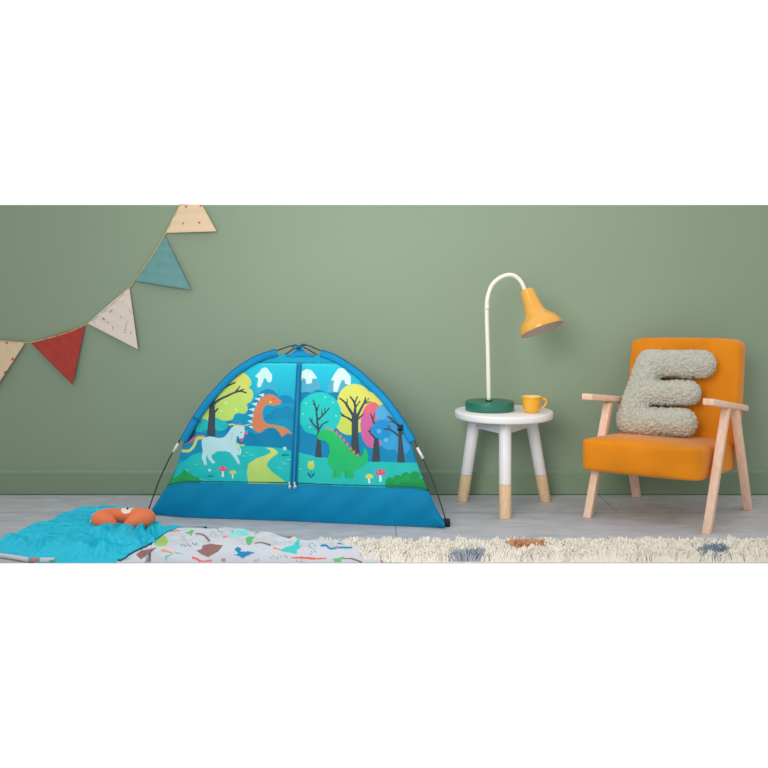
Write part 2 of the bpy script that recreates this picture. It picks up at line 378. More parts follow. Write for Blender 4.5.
    pt.poly([(281.8,401),(279.5,404.5),(273,405.6),(267,404.2),(264,407),(262,413),(263,420),(267,424),(275,425),(283,426.5),(288,429.5),(292.5,433.5),(287,433),(282,436.8),(279,431.5),(274,427.3),(268,428),(263,430),(259.5,433.5),(256,431),(252.5,428.8),(252.3,421),(254,412),(257,404),(262,397),(268,394),(274,395),(278,398)], OR)
    pt.stroke([(276,427),(284,428.4)], 1.5, (150,170,90))
    pt.ell(273.6,399,.6,(120,60,60)); pt.ell(270.6,402,1.3,(232,206,110))
    # path
    pt.poly([(265.6,447.5),(272,447.8),(276.5,450.4),(278,453.2),(272.4,457),(267.4,462),(267.2,466),(272,471.6),(281,478.4),(290,485.5),(248.8,485.5),(246.6,473),(248.2,464.2),(256,458.8),(265.6,455.2),(271,452.4),(270,449.6)], grad((226,226,120),(186,220,120),448,475))
    # unicorn
    UW = (196,232,248)
    pt.stroke(zU([(305,80),(270,82),(245,100),(222,112)]), 2.6, (234,120,156), 1.6)
    pt.stroke(zU([(305,86),(275,90),(258,125),(235,148),(205,148)]), 2.8, (222,222,112), 2.4)
    pt.poly(zU([(296,100),(310,84),(335,78),(380,86),(402,84),(420,66),(440,36),(462,22),(485,24),(500,34),(503,52),(498,80),(492,97),(480,96),(474,80),(466,76),(462,100),(465,125),(477,150),(480,164),(464,170),(472,188),(482,213),(470,212),(452,182),(432,156),(405,148),(370,150),(345,168),(344,182),(362,204),(350,211),(324,180),(328,162),(316,180),(323,215),(310,216),(297,180),(302,150),(298,122)]), UW)
    pt.stroke(zU([(464,118),(482,146),(477,168)]), 2.2, UW, 1.3)
    pt.stroke(zU([(430,22),(447,20),(468,30)]), 1.9, (222,222,110), 1)
    pt.stroke(zU([(474,21),(486,24)]), 1.5, (236,120,160))
    pt.stroke(zU([(492,30),(534,18)]), 1.1, (230,226,150), .5)
    pt.stroke(zU([(462,112),(480,122),(500,120)]), 2.2, (214,222,120), 1.2)
    pt.stroke(zU([(445,60),(438,100)]), .9, (170,214,240))
    pt.ell(*zU([(510,62)])[0], 1.8, (236,104,156)); pt.ell(*zU([(487,94)])[0], 1.6, (236,84,140))
    pt.stroke(zU([(482,60),(488,62)]), .7, (60,90,130))
    for q in ((318,215),(356,208),(477,213)): pt.ell(*zU([q])[0], .8, (200,130,190))
    # mushrooms and flowers
    for cx, cy, r, c in ((222.8,470,4.7,(230,92,140)),(232.7,473.2,3.6,(214,206,96)),(369.3,477.4,4.1,(232,214,110)),(380.4,474,5.4,(232,92,134))):
        pt.stroke([(cx,cy),(cx,cy+r*1.25)], r*.42, (216,246,248), r*.5)
        pt.ell(cx, cy, r, c, r*.85, up=True); pt.ell(cx, cy, r*.92, c, r*.25)
        pt.ell(cx-.4*r, cy-.35*r, .5, (250,220,220)); pt.ell(cx+.35*r, cy-.4*r, .5, (250,220,220))
    pt.ell(209.8,470,1.3,(200,240,246)); pt.stroke([(208,476),(213,476)], 1.3, (24,120,150))
    pt.ell(284.8,448.5,2,(170,226,246)); pt.stroke([(282.5,455),(288,455)], 1.5, (20,110,150)); pt.stroke([(285,452),(285,456)], .6, (20,110,150))
    for a, b in ((283,462),(285.5,463.8),(279.6,467.4),(289,459.5),(292,468),(300,469),(244,456),(252,455),(262,459),(197,464),(201,479),(206,480),(247,452.5),(187,470)):
        pt.stroke([(a-1.7,b),(a+1.7,b+.1)], .8, (120,226,228), .5)
    pt.stroke([(311,468),(311,476)], .7, (20,110,140)); pt.poly([(307.4,471),(309.4,474),(311,477),(312.6,474),(314.7,471),(314,475.5),(311,478.5),(308,475.5)], (16,104,140))
    pt.ell(311,465.7,3.4,(206,214,92),3.8); pt.poly([(308,462),(309.5,460.6),(311,462),(312.5,460.6),(314,462),(311,465)], (222,224,120))
    # green dinosaur
    for a, b in ((287,222),(325,237),(358,256),(386,280),(412,310),(440,342),(466,372),(490,400),(520,424)):
        cx, cy = zD([(a, b)])[0]; pt.poly([(cx-1.8,cy-.6),(cx+.6,cy-2.2),(cx+1.7,cy+.8),(cx,cy+2)], (222,126,104))
    pt.poly(zD([(205,288),(222,245),(270,226),(330,242),(380,288),(432,350),(500,418),(540,438),(562,415),(568,370),(582,368),(602,430),(592,482),(550,522),(492,548),(490,600),(422,600),(418,562),(402,548),(386,600),(312,600),(328,562),(330,540),(296,502),(286,450),(306,400),(302,350),(272,312),(228,310)]), grad((40,196,104),(44,190,124),425,478))
    pt.stroke(zD([(345,545),(345,590)]), 1.8, (42,176,100)); pt.stroke(zD([(432,545),(432,590)]), 1.6, (42,176,100))
    for a, b in ((370,330),(390,380),(400,350),(350,410),(420,430),(440,400)): pt.ell(*zD([(a, b)])[0], .5, (34,164,100))
    # bushes at the sides
    GR = (36,160,88)
    for a, b, r in ((285,595,42),(360,572,44),(440,548,48),(530,540,50),(600,605,48),(480,600,60),(400,610,60),(330,620,50),(560,620,60),(640,650,40)): cx, cy = zR([(a, b)])[0]; pt.ell(cx, cy, r*.1042, GR)
    pt.poly(zR([(243,600),(700,600),(700,720),(243,720)]), (34,148,80))
    for a, b, r in ((360,580,34),(445,560,36)): cx, cy = zR([(a, b)])[0]; pt.ell(cx, cy, r*.1042, (38,168,92))
    pt.poly([(150,500),(166,484),(169,478),(171.5,475.4),(174,478),(177,476),(180,474),(184.2,469.4),(188,473),(191,473.6),(194,477),(198,476.5),(200,479.5),(200,490),(150,500)], (42,172,92))
    pt.poly([(150,500),(164,486),(182,479),(200,481.5),(200,500)], (34,152,82))
    # header band, fold lines
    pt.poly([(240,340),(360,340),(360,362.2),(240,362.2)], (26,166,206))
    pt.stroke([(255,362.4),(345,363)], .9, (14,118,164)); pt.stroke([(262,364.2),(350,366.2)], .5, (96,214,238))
    pt.stroke([(168,485),(187,481.6),(228,481.9),(290,482.9),(330,484.6),(412,486.8),(427,489.5)], 1.3, (20,110,140))
ztent(pt)
Vp = tent_pt(Xg, Yg); fade = np.clip(np.minimum(tt, 1-tt)[None, :]*8, 0, 1)
Vp[..., 1] += tent_relief(Xg, Yg)*fade
nxp = len(xs)
from_np('door_panel', Vp.reshape(-1, 3), grid_faces(nxp, ny), M['tent_print'], tent, col=pt.C.reshape(-1, 3)*np.array([.84,.90,.83]))
# plain skirt at the bottom of the front
xk = np.concatenate([np.linspace(150.2, 444.5, 260)]); nk = 26; tk = np.linspace(0, 1, nk)
Xk = np.repeat(xk[:, None], nk, 1)
ytk = np.maximum(itp(SEAM, xk), itp(TOP, xk))[:, None]; ybk = itp(BOT, xk)[:, None]
Yk = ytk+(ybk-ytk)*tk[None, :]
Vk = tent_pt(Xk, Yk); Vk[..., 1] -= .004+.010*np.sin(tk*np.pi)[None, :]*(1+.4*np.sin(Xk*.045+1))+.0035*np.sin(Xk*.16+Yk*.12)*np.sin(tk*np.pi)[None, :]
Vk[..., 2] = np.maximum(Vk[..., 2], .002)
from_np('ground_skirt', Vk.reshape(-1, 3), grid_faces(260, nk), M['tent_blue'], tent)
# side and back fabric of the dome
sidepts = [tv(a, b) for a, b in TOP]
def shell():
    fr = catmull([p for p in sidepts], 4); V = []; n = 9
    for p in fr:
        b = back_of(p)
        for k in range(n):
            s = k/(n-1); q = p.lerp(b, s); q.z = max(.002, q.z-.012*math.sin(math.pi*s)); V.append(q)
    return np.array([tuple(v) for v in V]), grid_faces(len(fr), n), fr
Vs, Fs, fr = shell()
from_np('side_fabric', Vs, Fs, M['tent_blue'], tent)
bm = bmesh.new()
for a, b in zip(fr, fr[1:]):
    A, B = back_of(a), back_of(b)
    if abs(B.x-A.x) < 1e-5: continue
    q = [A, B, Vector((B.x, B.y+.0*B.z, .002)), Vector((A.x, A.y, .002))]
    h0 = t_h(A.x); q[3].y = YC+.19; q[2].y = YC+.19
    bm.faces.new([bm.verts.new(v) for v in q])
bmesh.ops.remove_doubles(bm, verts=bm.verts, dist=1e-5)
from_bm('back_panel', bm, M['tent_blue'], tent)
# poles
LP = [(148,511.5),(153.4,496),(159.6,479.4),(168.6,460),(173,452),(178,443.6),(184,433),(196,415.5),(212,395),(234,372),(258,356.6),(277,350.6),(299,346.8)]
RP = [(446.2,521),(438.2,496),(433,481.5),(423.2,458.6),(418,448.3),(413,438),(401,419),(390,403.5),(379.4,391),(366,379),(348,363.5),(335,355.5),(321,350.8),(299,346.8)]
for pts, other, nm in ((LP, RP, 'L'), (RP, LP, 'R')):
    a = [tv(x, y, .006) for x, y in pts]; b = [back_of(tv(x, y, .006)) for x, y in other[::-1][1:]]
    a[-1].y = YC-.006 if nm == 'L' else YC+.006
    b = [Vector((p.x, min(p.y, -.03), max(p.z, .006)-.004)) for p in b if p.z < .66]
    a[0].z = max(a[0].z, .006)
    from_bm('pole', tube(catmull(a+b, 4), .0028, 8), M['pole'], tent)
for (p0, p1) in (((178.3,443.2),(173.2,452.2)), ((417.2,447.6),(423.2,458.6))):
    f = from_bm('pole_ferrule', tube([tv(*p0, .007), tv(*p1, .007)], .0062, 10), M['ferrule'], tent); f['label'] = 'pale ferrule joining two pole sections'
SLL = [(183.3,441),(188,432.5),(196,418.5),(204,407),(212,396.7),(222,385.6),(234,373.8),(250,362.8),(262,357),(277,352.4)]
SLR = [(321,353),(335,358.2),(348,366.2),(360,374.8),(366,380.6),(379.4,393.5),(390,406),(401,421.8),(408,433),(412.6,441)]
for pts in (SLL, SLR):
    c = catmull([tv(x, y, .012) for x, y in pts], 6)
    o = from_bm('pole_sleeve', tube(c, .0165, 20, flat=.42), M['tent_sleeve'], tent)
    # seams along the sleeve
    for sgn in (-1, 1):
        e = []
        for i, p in enumerate(c):
            t = (c[min(i+1, len(c)-1)]-c[max(i-1, 0)]).normalized(); nrm = t.cross(Vector((0,-1,0))).normalized()
            e.append(p+nrm*sgn*.0152+Vector((0,-.003,0)))
        from_bm('seam_binding', tube(e, .0022, 6), M['tent_trim'], o)
from_bm('sleeve_tie', tube([tv(193.5,417.5,.022), tv(199.5,421.5,.022)], .004, 8), M['tent_trim'], tent)
bm = tube([tv(398,425,.022), tv(402.5,430,.022)], .006, 8); tube([tv(402.5,425,.024), tv(397.5,430.5,.024)], .005, 8, bm=bm)
from_bm('sleeve_tie', bm, M['black'], tent)
# top: hook flap and tied cord where the poles cross
bm = bmesh.new()
A = [tv(286,355.4,.003), tv(291,353.6,.004), tv(296,350,.006), tv(299,347,.010), tv(303,350,.006), tv(308,353.6,.004), tv(314,355.6,.003)]
B = [tv(x, 356.6, .003) for x in (286,291,296,299,303,308,314)]
top = [bm.verts.new(v) for v in A]; low = [bm.verts.new(v) for v in B]
for k in range(6): bm.faces.new([top[k], top[k+1], low[k+1], low[k]])
o = from_bm('hook_flap', bm, M['tent_sleeve'], tent); o.modifiers.new('t', 'SOLIDIFY').thickness = .002
bm = bmesh.new()
for pl in ([(299,347.5),(296,345.6),(292.5,347.4),(294,349.2),(299,347.5)],[(299,347.5),(302,344.4),(306,344.4)],[(299,347.5),(303,347),(306.5,348.5)],[(299,347.5),(296,344.9),(293,345.4)],[(297,348.6),(299,345.6),(301,348.6)]):
    tube(catmull([tv(x, y, .02) for x, y in pl], 5), .0028, 8, bm=bm)
from_bm('tied_cord', bm, M['tent_trim'], tent)
# zipper strip down the middle
def zx(y): return 299.5-(y-357)*(5.9/127)
def strip(w0, w1, y0, y1, off, dx=0):
    ys = np.linspace(y0, y1, 60); V = []
    for y in ys:
        for s in (-1, 0, 1):
            w = w0+(w1-w0)*(y-y0)/(y1-y0); V.append((zx(y)+dx+s*w/2, y, off+(.003 if s == 0 else 0)))
    V = np.array(V); R = tent_pt(V[:, 0], V[:, 1]); R[:, 1] -= V[:, 2]-tent_relief(V[:, 0], V[:, 1]); return R, grid_faces(60, 3)
V, Fc = strip(5, 8, 362.5, 484, .004); z0 = from_np('zipper', V, Fc, M['zip'], tent); z0.modifiers.new('t', 'SOLIDIFY').thickness = .002
for dx, w in ((-1.9,.9),(2.2,.8)):
    V, Fc = strip(w*.5, w*1.4, 364, 484, .009, dx); q = from_np('zipper_teeth', V, Fc, M['tent_trim'], z0)
V, Fc = strip(1, 2.2, 364, 484, .0095, .3); q = from_np('storm_flap', V, Fc, M['tent_sleeve'], z0)
for x in (289.3, 294.5):
    bm = tube([tv(x, 482, .018), tv(x+.2, 484.5, .02)], .0042, 8); tube([tv(x+.2, 484.5, .022), tv(x-.2, 488.5, .024)], .0036, 8, bm=bm)
    tube([tv(x+1, 485, .022), tv(x+1.8, 488, .024)], .0022, 6, bm=bm)
    f = from_bm('zipper_pull', bm, M['metalz'], z0); f['label'] = 'silver zipper pull'
# corner anchor tabs
c = fl(447, 527); from_bm('corner_tab', box((c.x-.014, c.y-.004, .001), (c.x+.014, c.y+.03, .030), .004), M['black'], tent)
c = fl(150.5, 515); from_bm('corner_tab', box((c.x-.012, c.y-.006, .001), (c.x+.012, c.y+.02, .018), .004), M['black'], tent)

# ================================================================ STOOL, LAMP, CUP
SX, SY, ST = .551, 4.145-CD, .4455
stool = thing('side_stool', (SX, SY, 0), 'round white stool with three legs dipped in bare wood, holding the lamp', 'stool')
T = Matrix.Translation((SX, SY, 0))
from_bm('seat', lathe([(0,ST-.033),(.218,ST-.033),(.2225,ST-.030),(.2245,ST-.026),(.2245,ST-.007),(.2228,ST-.0015),(.2195,ST),(0,ST)], T, 96), M['white'], stool)
feet = [(.371,4.262),(.765,4.262),(.531,3.945)]; tops = [(.430,4.235),(.688,4.235),(.545,4.05)]
def apron():
    z0, z1 = ST-.09, ST-.035
    a = [Vector((.400,4.26-CD,0)), Vector((.700,4.26-CD,0)), Vector((.541,4.005-CD,0))]
    bm = bmesh.new(); r = []
    for z in (z0, z1): r.append([bm.verts.new((p.x, p.y, z)) for p in a])
    bm.faces.new(r[0][::-1]); bm.faces.new(r[1])
    for k in range(3): bm.faces.new([r[0][k], r[0][(k+1)%3], r[1][(k+1)%3], r[1][k]])
    bevel_edges(bm, .012, 3, [e for e in bm.edges if abs(e.verts[0].co.z-e.verts[1].co.z) > .01])
    return bm
o = from_bm('apron', apron(), M['white'], stool, smooth=False)
for (fx, fd), (tx, td), pz in zip(feet, tops, (.128,.128,.142)):
    a = Vector((fx, fd-CD, 0)); b = Vector((tx, td-CD, ST-.0325)); d = b-a
    def leg(z0, z1, r0, r1, rr=28):
        p0 = a+d*(z0/d.z); p1 = a+d*(z1/d.z)
        bm = bmesh.new(); A = []; B = []
        for k in range(rr):
            v = Vector((math.cos(2*math.pi*k/rr), math.sin(2*math.pi*k/rr), 0)); A.append(bm.verts.new(p0+v*r0)); B.append(bm.verts.new(p1+v*r1))
        for k in range(rr): bm.faces.new([A[k], A[(k+1)%rr], B[(k+1)%rr], B[k]])
        bm.faces.new(A[::-1]); bm.faces.new(B)
        bevel_edges(bm, .003, 2, [e for e in bm.edges if len([f for f in e.link_faces if len(f.verts) > 4]) and z0 == 0 and e.verts[0].co.z < .001])
        return bm
    l = from_bm('leg', leg(pz, ST-.0325, .0272, .0285), M['white'], stool)
    g = from_bm('bare_wood_foot', leg(0, pz-.0005, .0262, .0278), M['dip'], l); g['label'] = 'unpainted wooden end of the leg'
    for ob in (l, g): 
        m = ob.modifiers.new('e', 'EDGE_SPLIT'); m.split_angle = math.radians(40)

LX, LY = (489.6-384)/F*4.15, 4.15-CD
lamp = thing('table_lamp', (LX, LY, ST), 'mustard desk lamp with curved cream stem and green base on stool', 'lamp')
T = Matrix.Translation((LX, LY, ST+.0005))
from_bm('base', lathe([(0,0),(.107,0),(.1115,.003),(.1125,.005),(.1125,.0385),(.1118,.0412),(.110,.042),(0,.042)], T, 80), M['green'], lamp)
bm = lathe([(0,.0435),(.016,.0435),(.015,.047),(.010,.053),(.008,.062),(0,.062)], Matrix.Translation((LX-.005, LY, ST)), 24)
from_bm('stem_socket', bm, M['black'], lamp)
SP = [(488.8,400),(488.4,380),(487.8,350),(487,322),(486.8,306),(488,296),(491.5,286),(497.5,279.5),(505,275.6),(512,275),(518,278.2),(522,283.4),(525,290.5),(526,294)]
path = catmull([P(x, y, 4.13) for x, y in SP], 5)
from_bm('stem', tube(path, .0098, 14), M['stem'], lamp)
from_bm('stem_joint', tube([P(487,310,4.13), P(486.9,305,4.13)], .0106, 14), M['stem'], lamp)
c0, c1 = P(527,291,4.12), P(541,331.5,4.12)
ax = (c1-c0).normalized(); ax = (ax+Vector((0,-.27,0))).normalized()
Lh = .190; c1 = c0+ax*Lh
zc = -ax; xc = zc.cross(Vector((0,1,0))).normalized(); yc = zc.cross(xc).normalized()
Rm = Matrix((xc, yc, zc)).transposed().to_4x4(); T = Matrix.Translation(c1) @ Rm
prof = [(.0,.196),(.024,.197),(.031,.193),(.0325,.188),(.036,.150),(.041,.110),(.048,.086),(.060,.068),(.078,.050),(.092,.032),(.0985,.014),(.100,0)]
pc = [Vector((a, b, 0)) for a, b in prof]; pcs = pc[:4]+catmull(pc[3:], 5)[1:]
shade = from_bm('lamp_shade', lathe([(p.x, p.y) for p in pcs], T, 72), M['mustard'], lamp)
inn = [(.0985,0.0005),(.097,.014),(.090,.031),(.076,.049),(.058,.066),(.045,.084),(.038,.110),(.033,.150),(.0,.155)]
ip = catmull([Vector((a, b, 0)) for a, b in inn], 4)
from_bm('shade_lining', lathe([(max(0, p.x), p.y) for p in ip]+[], T, 72), M['shade_in'], shade)['label'] = 'pale inside of the shade'
from_bm('shade_rim', lathe([(.0985,0),(.1005,-.001),(.1012,.0015),(.100,.003)], T, 72), M['mustard'], shade)
bm = bmesh.new(); bmesh.ops.create_uvsphere(bm, u_segments=24, v_segments=16, radius=.026, matrix=T @ Matrix.Translation((0,0,.075)))
from_bm('light_bulb', bm, M['white'], lamp)

cup = thing('mug', P(531.5, 411, 4.07), 'small yellow ceramic cup on the stool beside the lamp', 'cup')
CP = P(531.5, 411, 4.07); cx, cy = CP.x, CP.y
T = Matrix.Translation((cx, cy, ST+.0005))
outer = [(0,.001),(.027,.001),(.030,.0),(.032,.003),(.0335,.010),(.038,.020),(.041,.032),(.0425,.048),(.0425,.058),(.0445,.066),(.0468,.070),(.0468,.073),(.0455,.0735)]
body = from_bm('body', lathe(outer, T, 64), M['cup'], cup)
from_bm('glazed_inside', lathe([(.0455,.0735),(.0430,.071),(.041,.062),(.040,.048),(.036,.024),(.028,.012),(0,.011)], T, 64), M['cup_in'], cup)
hp = [(cx+.040, cy-.004, ST+.058),(cx+.052, cy-.004, ST+.064),(cx+.064, cy-.004, ST+.058),(cx+.066, cy-.004, ST+.045),(cx+.058, cy-.004, ST+.031),(cx+.046, cy-.004, ST+.024),(cx+.038, cy-.004, ST+.022)]
from_bm('handle', tube(catmull(hp, 6), .0050, 12), M['cup'], cup)

# ================================================================ ARMCHAIR
R0 = Vector((1.329, 3.704-CD, 0)); U = Vector((.855,-.519,0)); V_ = Vector((.639,.769,0))
def ch(u, v, z): return R0+U*u+V_*v+Vector((0,0,z))
chair = thing('armchair', ch(-.25,.25,0), 'orange velvet armchair with angled pale wooden legs and armrests', 'armchair')
def soft_box(c8, w, bulge, name, sub=2, sag=None):
    bm = hexa(c8, 0)
    ctr = sum((Vector(p) for p in c8), Vector())/8
    bmesh.ops.subdivide_edges(bm, edges=bm.edges[:], cuts=9, use_grid_fill=True)
    # face-centre bulge: push by how far inside the face a vertex is
    P8 = [Vector(p) for p in c8]
    ex = ((P8[1]-P8[0])+(P8[5]-P8[4])+(P8[2]-P8[3])+(P8[6]-P8[7]))/4; ey = ((P8[3]-P8[0])+(P8[2]-P8[1])+(P8[7]-P8[4])+(P8[6]-P8[5]))/4; ez = sum((P8[k+4]-P8[k] for k in range(4)), Vector())/4
    inv = Matrix((ex, ey, ez)).transposed().inverted()
    A = [ex.length, ey.length, ez.length]
    for v in bm.verts:
        q = inv @ (v.co-ctr)*2; a = [max(-1, min(1, t)) for t in q]
        # round the edges (superellipse in metres)
        p = []
        loc = [a[k]*A[k]/2 for k in range(3)]; lim = [A[k]/2-w for k in range(3)]
        cl = [max(-lim[k], min(lim[k], loc[k])) for k in range(3)]
        dv = Vector([loc[k]-cl[k] for k in range(3)])
        if dv.length > w: dv = dv.normalized()*w
        loc = [cl[k]+dv[k] for k in range(3)]
        w3 = [1-a[k]**4 for k in range(3)]
        loc[2] += bulge*w3[0]*w3[1]*(1 if a[2] > 0 else -1)*abs(a[2])
        loc[1] += bulge*.7*w3[0]*w3[2]*(1 if a[1] > 0 else -1)*abs(a[1])
        loc[0] += bulge*.5*w3[1]*w3[2]*(1 if a[0] > 0 else -1)*abs(a[0])
        v.co = ctr+ex.normalized()*loc[0]+ey.normalized()*loc[1]+ez.normalized()*loc[2]
    return bm
s8 = [ch(-.520,-.035,.209), ch(-.034,.016,.196), ch(-.034,.475,.188), ch(-.520,.42,.190), ch(-.520,-.035,.350), ch(-.034,.016,.344), ch(-.034,.475,.315), ch(-.520,.40,.330)]
o = from_bm('seat', soft_box(s8, .007, .013, 's'), M['velvet'], chair); o.modifiers.new('s', 'SUBSURF').render_levels = 1
b8 = [ch(-.486,.362,.265), ch(-.026,.385,.265), ch(-.026,.480,.265), ch(-.500,.440,.265), ch(-.497,.414,.770), ch(-.024,.480,.779), ch(-.018,.590,.766), ch(-.497,.508,.760)]
o = from_bm('backrest', soft_box(b8, .009, .008, 'b'), M['velvet'], chair); o.modifiers.new('s', 'SUBSURF').render_levels = 1
for u, f0, fb, lab in ((.0, (0,0), (0,.515), 'r'), (-.503, (-.503,0), (-.503,.508), 'l')):
    ztop = .497 if lab == 'r' else .487
    from_bm('leg', bar(ch(f0[0],f0[1],0), ch(u,.232 if lab == 'r' else .20,ztop), .034, .044, U), M['wood'], chair)
    from_bm('leg', bar(ch(fb[0],fb[1],0), ch(u,.335,ztop-.012), .034, .044, U), M['wood'], chair)
    va, vb = (.016,.450) if lab == 'r' else (-.012,.42)
    za, zb = (.552,.482) if lab == 'r' else (.545,.490)
    w = .024; p = [ch(u-w,va,za-.028), ch(u+w,va,za-.028), ch(u+w,vb,zb-.026), ch(u-w,vb,zb-.026), ch(u-w,va,za), ch(u+w,va,za), ch(u+w,vb,zb), ch(u-w,vb,zb)]
    from_bm('armrest', hexa(p, .004, 2), M['wood'], chair)
# ---------------- E cushion
def on_lean(px, py):
    W = Matrix(((U.x, V_.x),(U.y, V_.y))).inverted()
    lo, hi = 3.6, 4.35
    for _ in range(50):
        D = (lo+hi)/2; p = P(px, py, D); q = W @ Vector((p.x-R0.x, p.y-R0.y)); tgt = .262+(p.z-.41)*.36
        if q.y > tgt: hi = D
        else: lo = D
    return p
Ecap = [((650,363.8),(631,419.5),.067,.070),((650,363.8),(701.8,364),.066,.0645),((642,392.6),(688.5,392.8),.0590,.0580),((631,421),(683,422.4),.0665,.0650)]
def e_bm():
    bm = bmesh.new()
    for a, b, r0, r1 in Ecap:
        A, B = on_lean(*a), on_lean(*b); n = 22
        for k in range(n):
            t = k/(n-1); bmesh.ops.create_uvsphere(bm, u_segments=20, v_segments=12, radius=r0+(r1-r0)*t, matrix=Matrix.Translation(A.lerp(B, t)))
    return bm
def fleece(v):
    a = noise.noise(v*95)*.0085+noise.noise(v*150+Vector((3,1,5)))*.004; c = noise.noise(v*16)*.003
    return a+c-.003
ecu = remeshed('letter_cushion', e_bm(), .0042, M['boucle'], None, 6, fleece)
tag(ecu, 'grey-green boucle cushion shaped like the letter E on armchair', 'cushion')

# ================================================================ BUNTING
FY = -.012
def W(px, py, y=FY): return P(px, py, CD+y)
garland = thing('bunting_garland', W(90, 320), 'fabric bunting of triangular pennants strung on the green wall', 'bunting')
cordp = [(-45,331),(-28,336),(0,340.5),(25,342.5),(31,342.5),(60,335),(86,324.3),(110,306),(130,286.5),(134.3,280.5),(150,259),(165.2,234),(173,218),(179.6,205.5)]
cp = [W(x, y, FY-.001) for x, y in cordp]+[Vector((W(180.4,204,0).x, -.004, WTOP+.001)), Vector((W(182,203,0).x, .03, WTOP+.003)), Vector((W(184,203,0).x, .105, WTOP+.004)), Vector((W(186,203,0).x, .112, WTOP-.05))]
from_bm('cord', tube(catmull(cp, 5), .0028, 8), M['cord'], garland)
def pennant(A, B, C, m, name='pennant', paint=None, curl=.012, n=60, label=None, clip=False):
    # A,B on the cord, C the free tip; gentle curl away from the wall
    i = []; V = []; idx = {}
    for a in range(n+1):
        for b in range(n+1-a):
            s, t = a/n, b/n                      # s -> B, t -> C
            x = A[0]+(B[0]-A[0])*s+(C[0]-A[0])*t; y = A[1]+(B[1]-A[1])*s+(C[1]-A[1])*t
            idx[(a,b)] = len(V); V.append((x, y, t, s))
    V = np.array(V); X, Y, Tt, S = V.T
    lift = FY-.002-curl*Tt**1.4-.004*np.sin(S*7+Tt*4)*Tt-.0015*np.sin(S*30)*(1-Tt)
    if clip:
        pass
    D = CD+lift
    co = np.stack([(X-384)/F*CD, lift, CH-(Y-HY)/F*CD], 1)
    co[:, 0] = (X-384)/F*D; co[:, 2] = CH-(Y-HY)/F*D
    if clip:                                      # cloth folded over the top of the wall
        over = co[:, 2]-(WTOP+.0005); m_ = over > 0
        co[m_, 1] = np.minimum(FY-.004+over[m_], .118); co[m_, 2] = WTOP+.0005
    Fc = []
    for a in range(n):
        for b in range(n-a):
            Fc.append((idx[(a,b)], idx[(a+1,b)], idx[(a,b+1)]))
            if b < n-a-1: Fc.append((idx[(a+1,b)], idx[(a+1,b+1)], idx[(a,b+1)]))
    col = None
    if paint:
        p = Paint(X, Y, (232,204,168)); paint(p); col = p.C
    o = from_np(name, co, Fc, m, garland, col=col); s = o.modifiers.new('t', 'SOLIDIFY'); s.thickness = .0022; s.offset = 1
    if label: o['label'] = label
    return o
def dots(pts):
    def f(p):
        for x, y in pts: p.ell(x, y, 1.15, (206,72,52))
    return f
pennant((-29,337), (25,343), (-7,392), M['fprint'], paint=dots([(7,343),(12.5,359),(5,372.5),(-4,352),(-12,365),(-8,341)]), label='cream pennant with red dots')
pennant((31.2,343.2), (85,325.4), (72.3,384.5), M['fred'], label='red pennant', curl=.016)
def prt(p):
    p.C[:] = s2l((226,212,200))
    for pl, w in (([(103,318.5),(105,320.5)],1.4),([(107,322.3),(109,322.8)],.6),([(118,314.5),(121,316.5)],.6),([(119,317),(120.5,318.4)],.5),([(129.5,310.5),(131.5,314)],.7),([(127,321),(124.5,332)],.6),([(113,327),(112,331)],.6),([(117,305),(118,309)],.4),([(131,332),(132,338)],.5),([(94,321),(95.5,324)],.5),([(122,302),(124,301)],.4),([(126,328),(125,334)],.5),([(110,312),(113,309)],.4)):
        p.stroke(pl, w, (128,122,124), w*.6)
pennant((87.2,323.6), (129.2,287), (138,349.5), M['fprint'], paint=prt, label='off white pennant with small grey print', curl=.018)
pennant((134.6,281.2), (165,236.2), (191,289.8), M['fteal'], label='dusty teal pennant', curl=.016)
def d5(p):
    p.C[:] = s2l((232,206,172)); dots([(183,223.5),(199.3,222.8),(186.3,206.7),(200.6,206),(193,236),(191,214.5+100)])(p)
pennant((165.2,233.2), (190,183), (216.6,231.3), M['fprint'], paint=d5, label='cream pennant with red dots, at the top', curl=.012, clip=True)

# ================================================================ SLEEPING BAG
def fbm(x, y, s, seed=0):
    return noise.noise(Vector((x*s, y*s, seed)))
def bag_patch(cols, back, front, rows, zb0):
    V = []
    for px in cols:
        zb = zb0 if px < 300 else zb0*np.interp(px, [300,350,380,399], [1,.75,.4,.12])
        yb_ = itp(back, px); yf_ = itp(front, px)
        Db = F*(1-zb)/(yb_-HY); Df = min(F*(1-(.048 if px > 119 else .004))/(yf_-HY), Db-.004)
        Df = max(Df, DF+.002)
        for k in range(rows):
            t = k/(rows-1); t2 = .5-.5*math.cos(math.pi*t); t = .6*t+.4*t2; D = Df+(Db-Df)*t
            V.append((px, D, min(D-Df, Db-D), t))
    return np.array(V)
sleepbag = thing('sleeping_bag', (-1.15, -.75, 0), 'unzipped turquoise sleeping bag with dinosaur print lining spread on floor', 'sleeping bag')
TB = [(-30,550),(-20,547),(0,541.5),(33,527.5),(60,515.5),(85,509.5),(104,507.5),(120,510),(135,513),(150,519.5),(165,524.5),(180,526.5),(195,528),(207,527.5)]
TF = [(-30,553),(-18,553.5),(0,556),(20,559.5),(48,564),(122,564),(135,555),(150,547),(163,538),(178,529.5),(190,529.3),(207,528.6)]
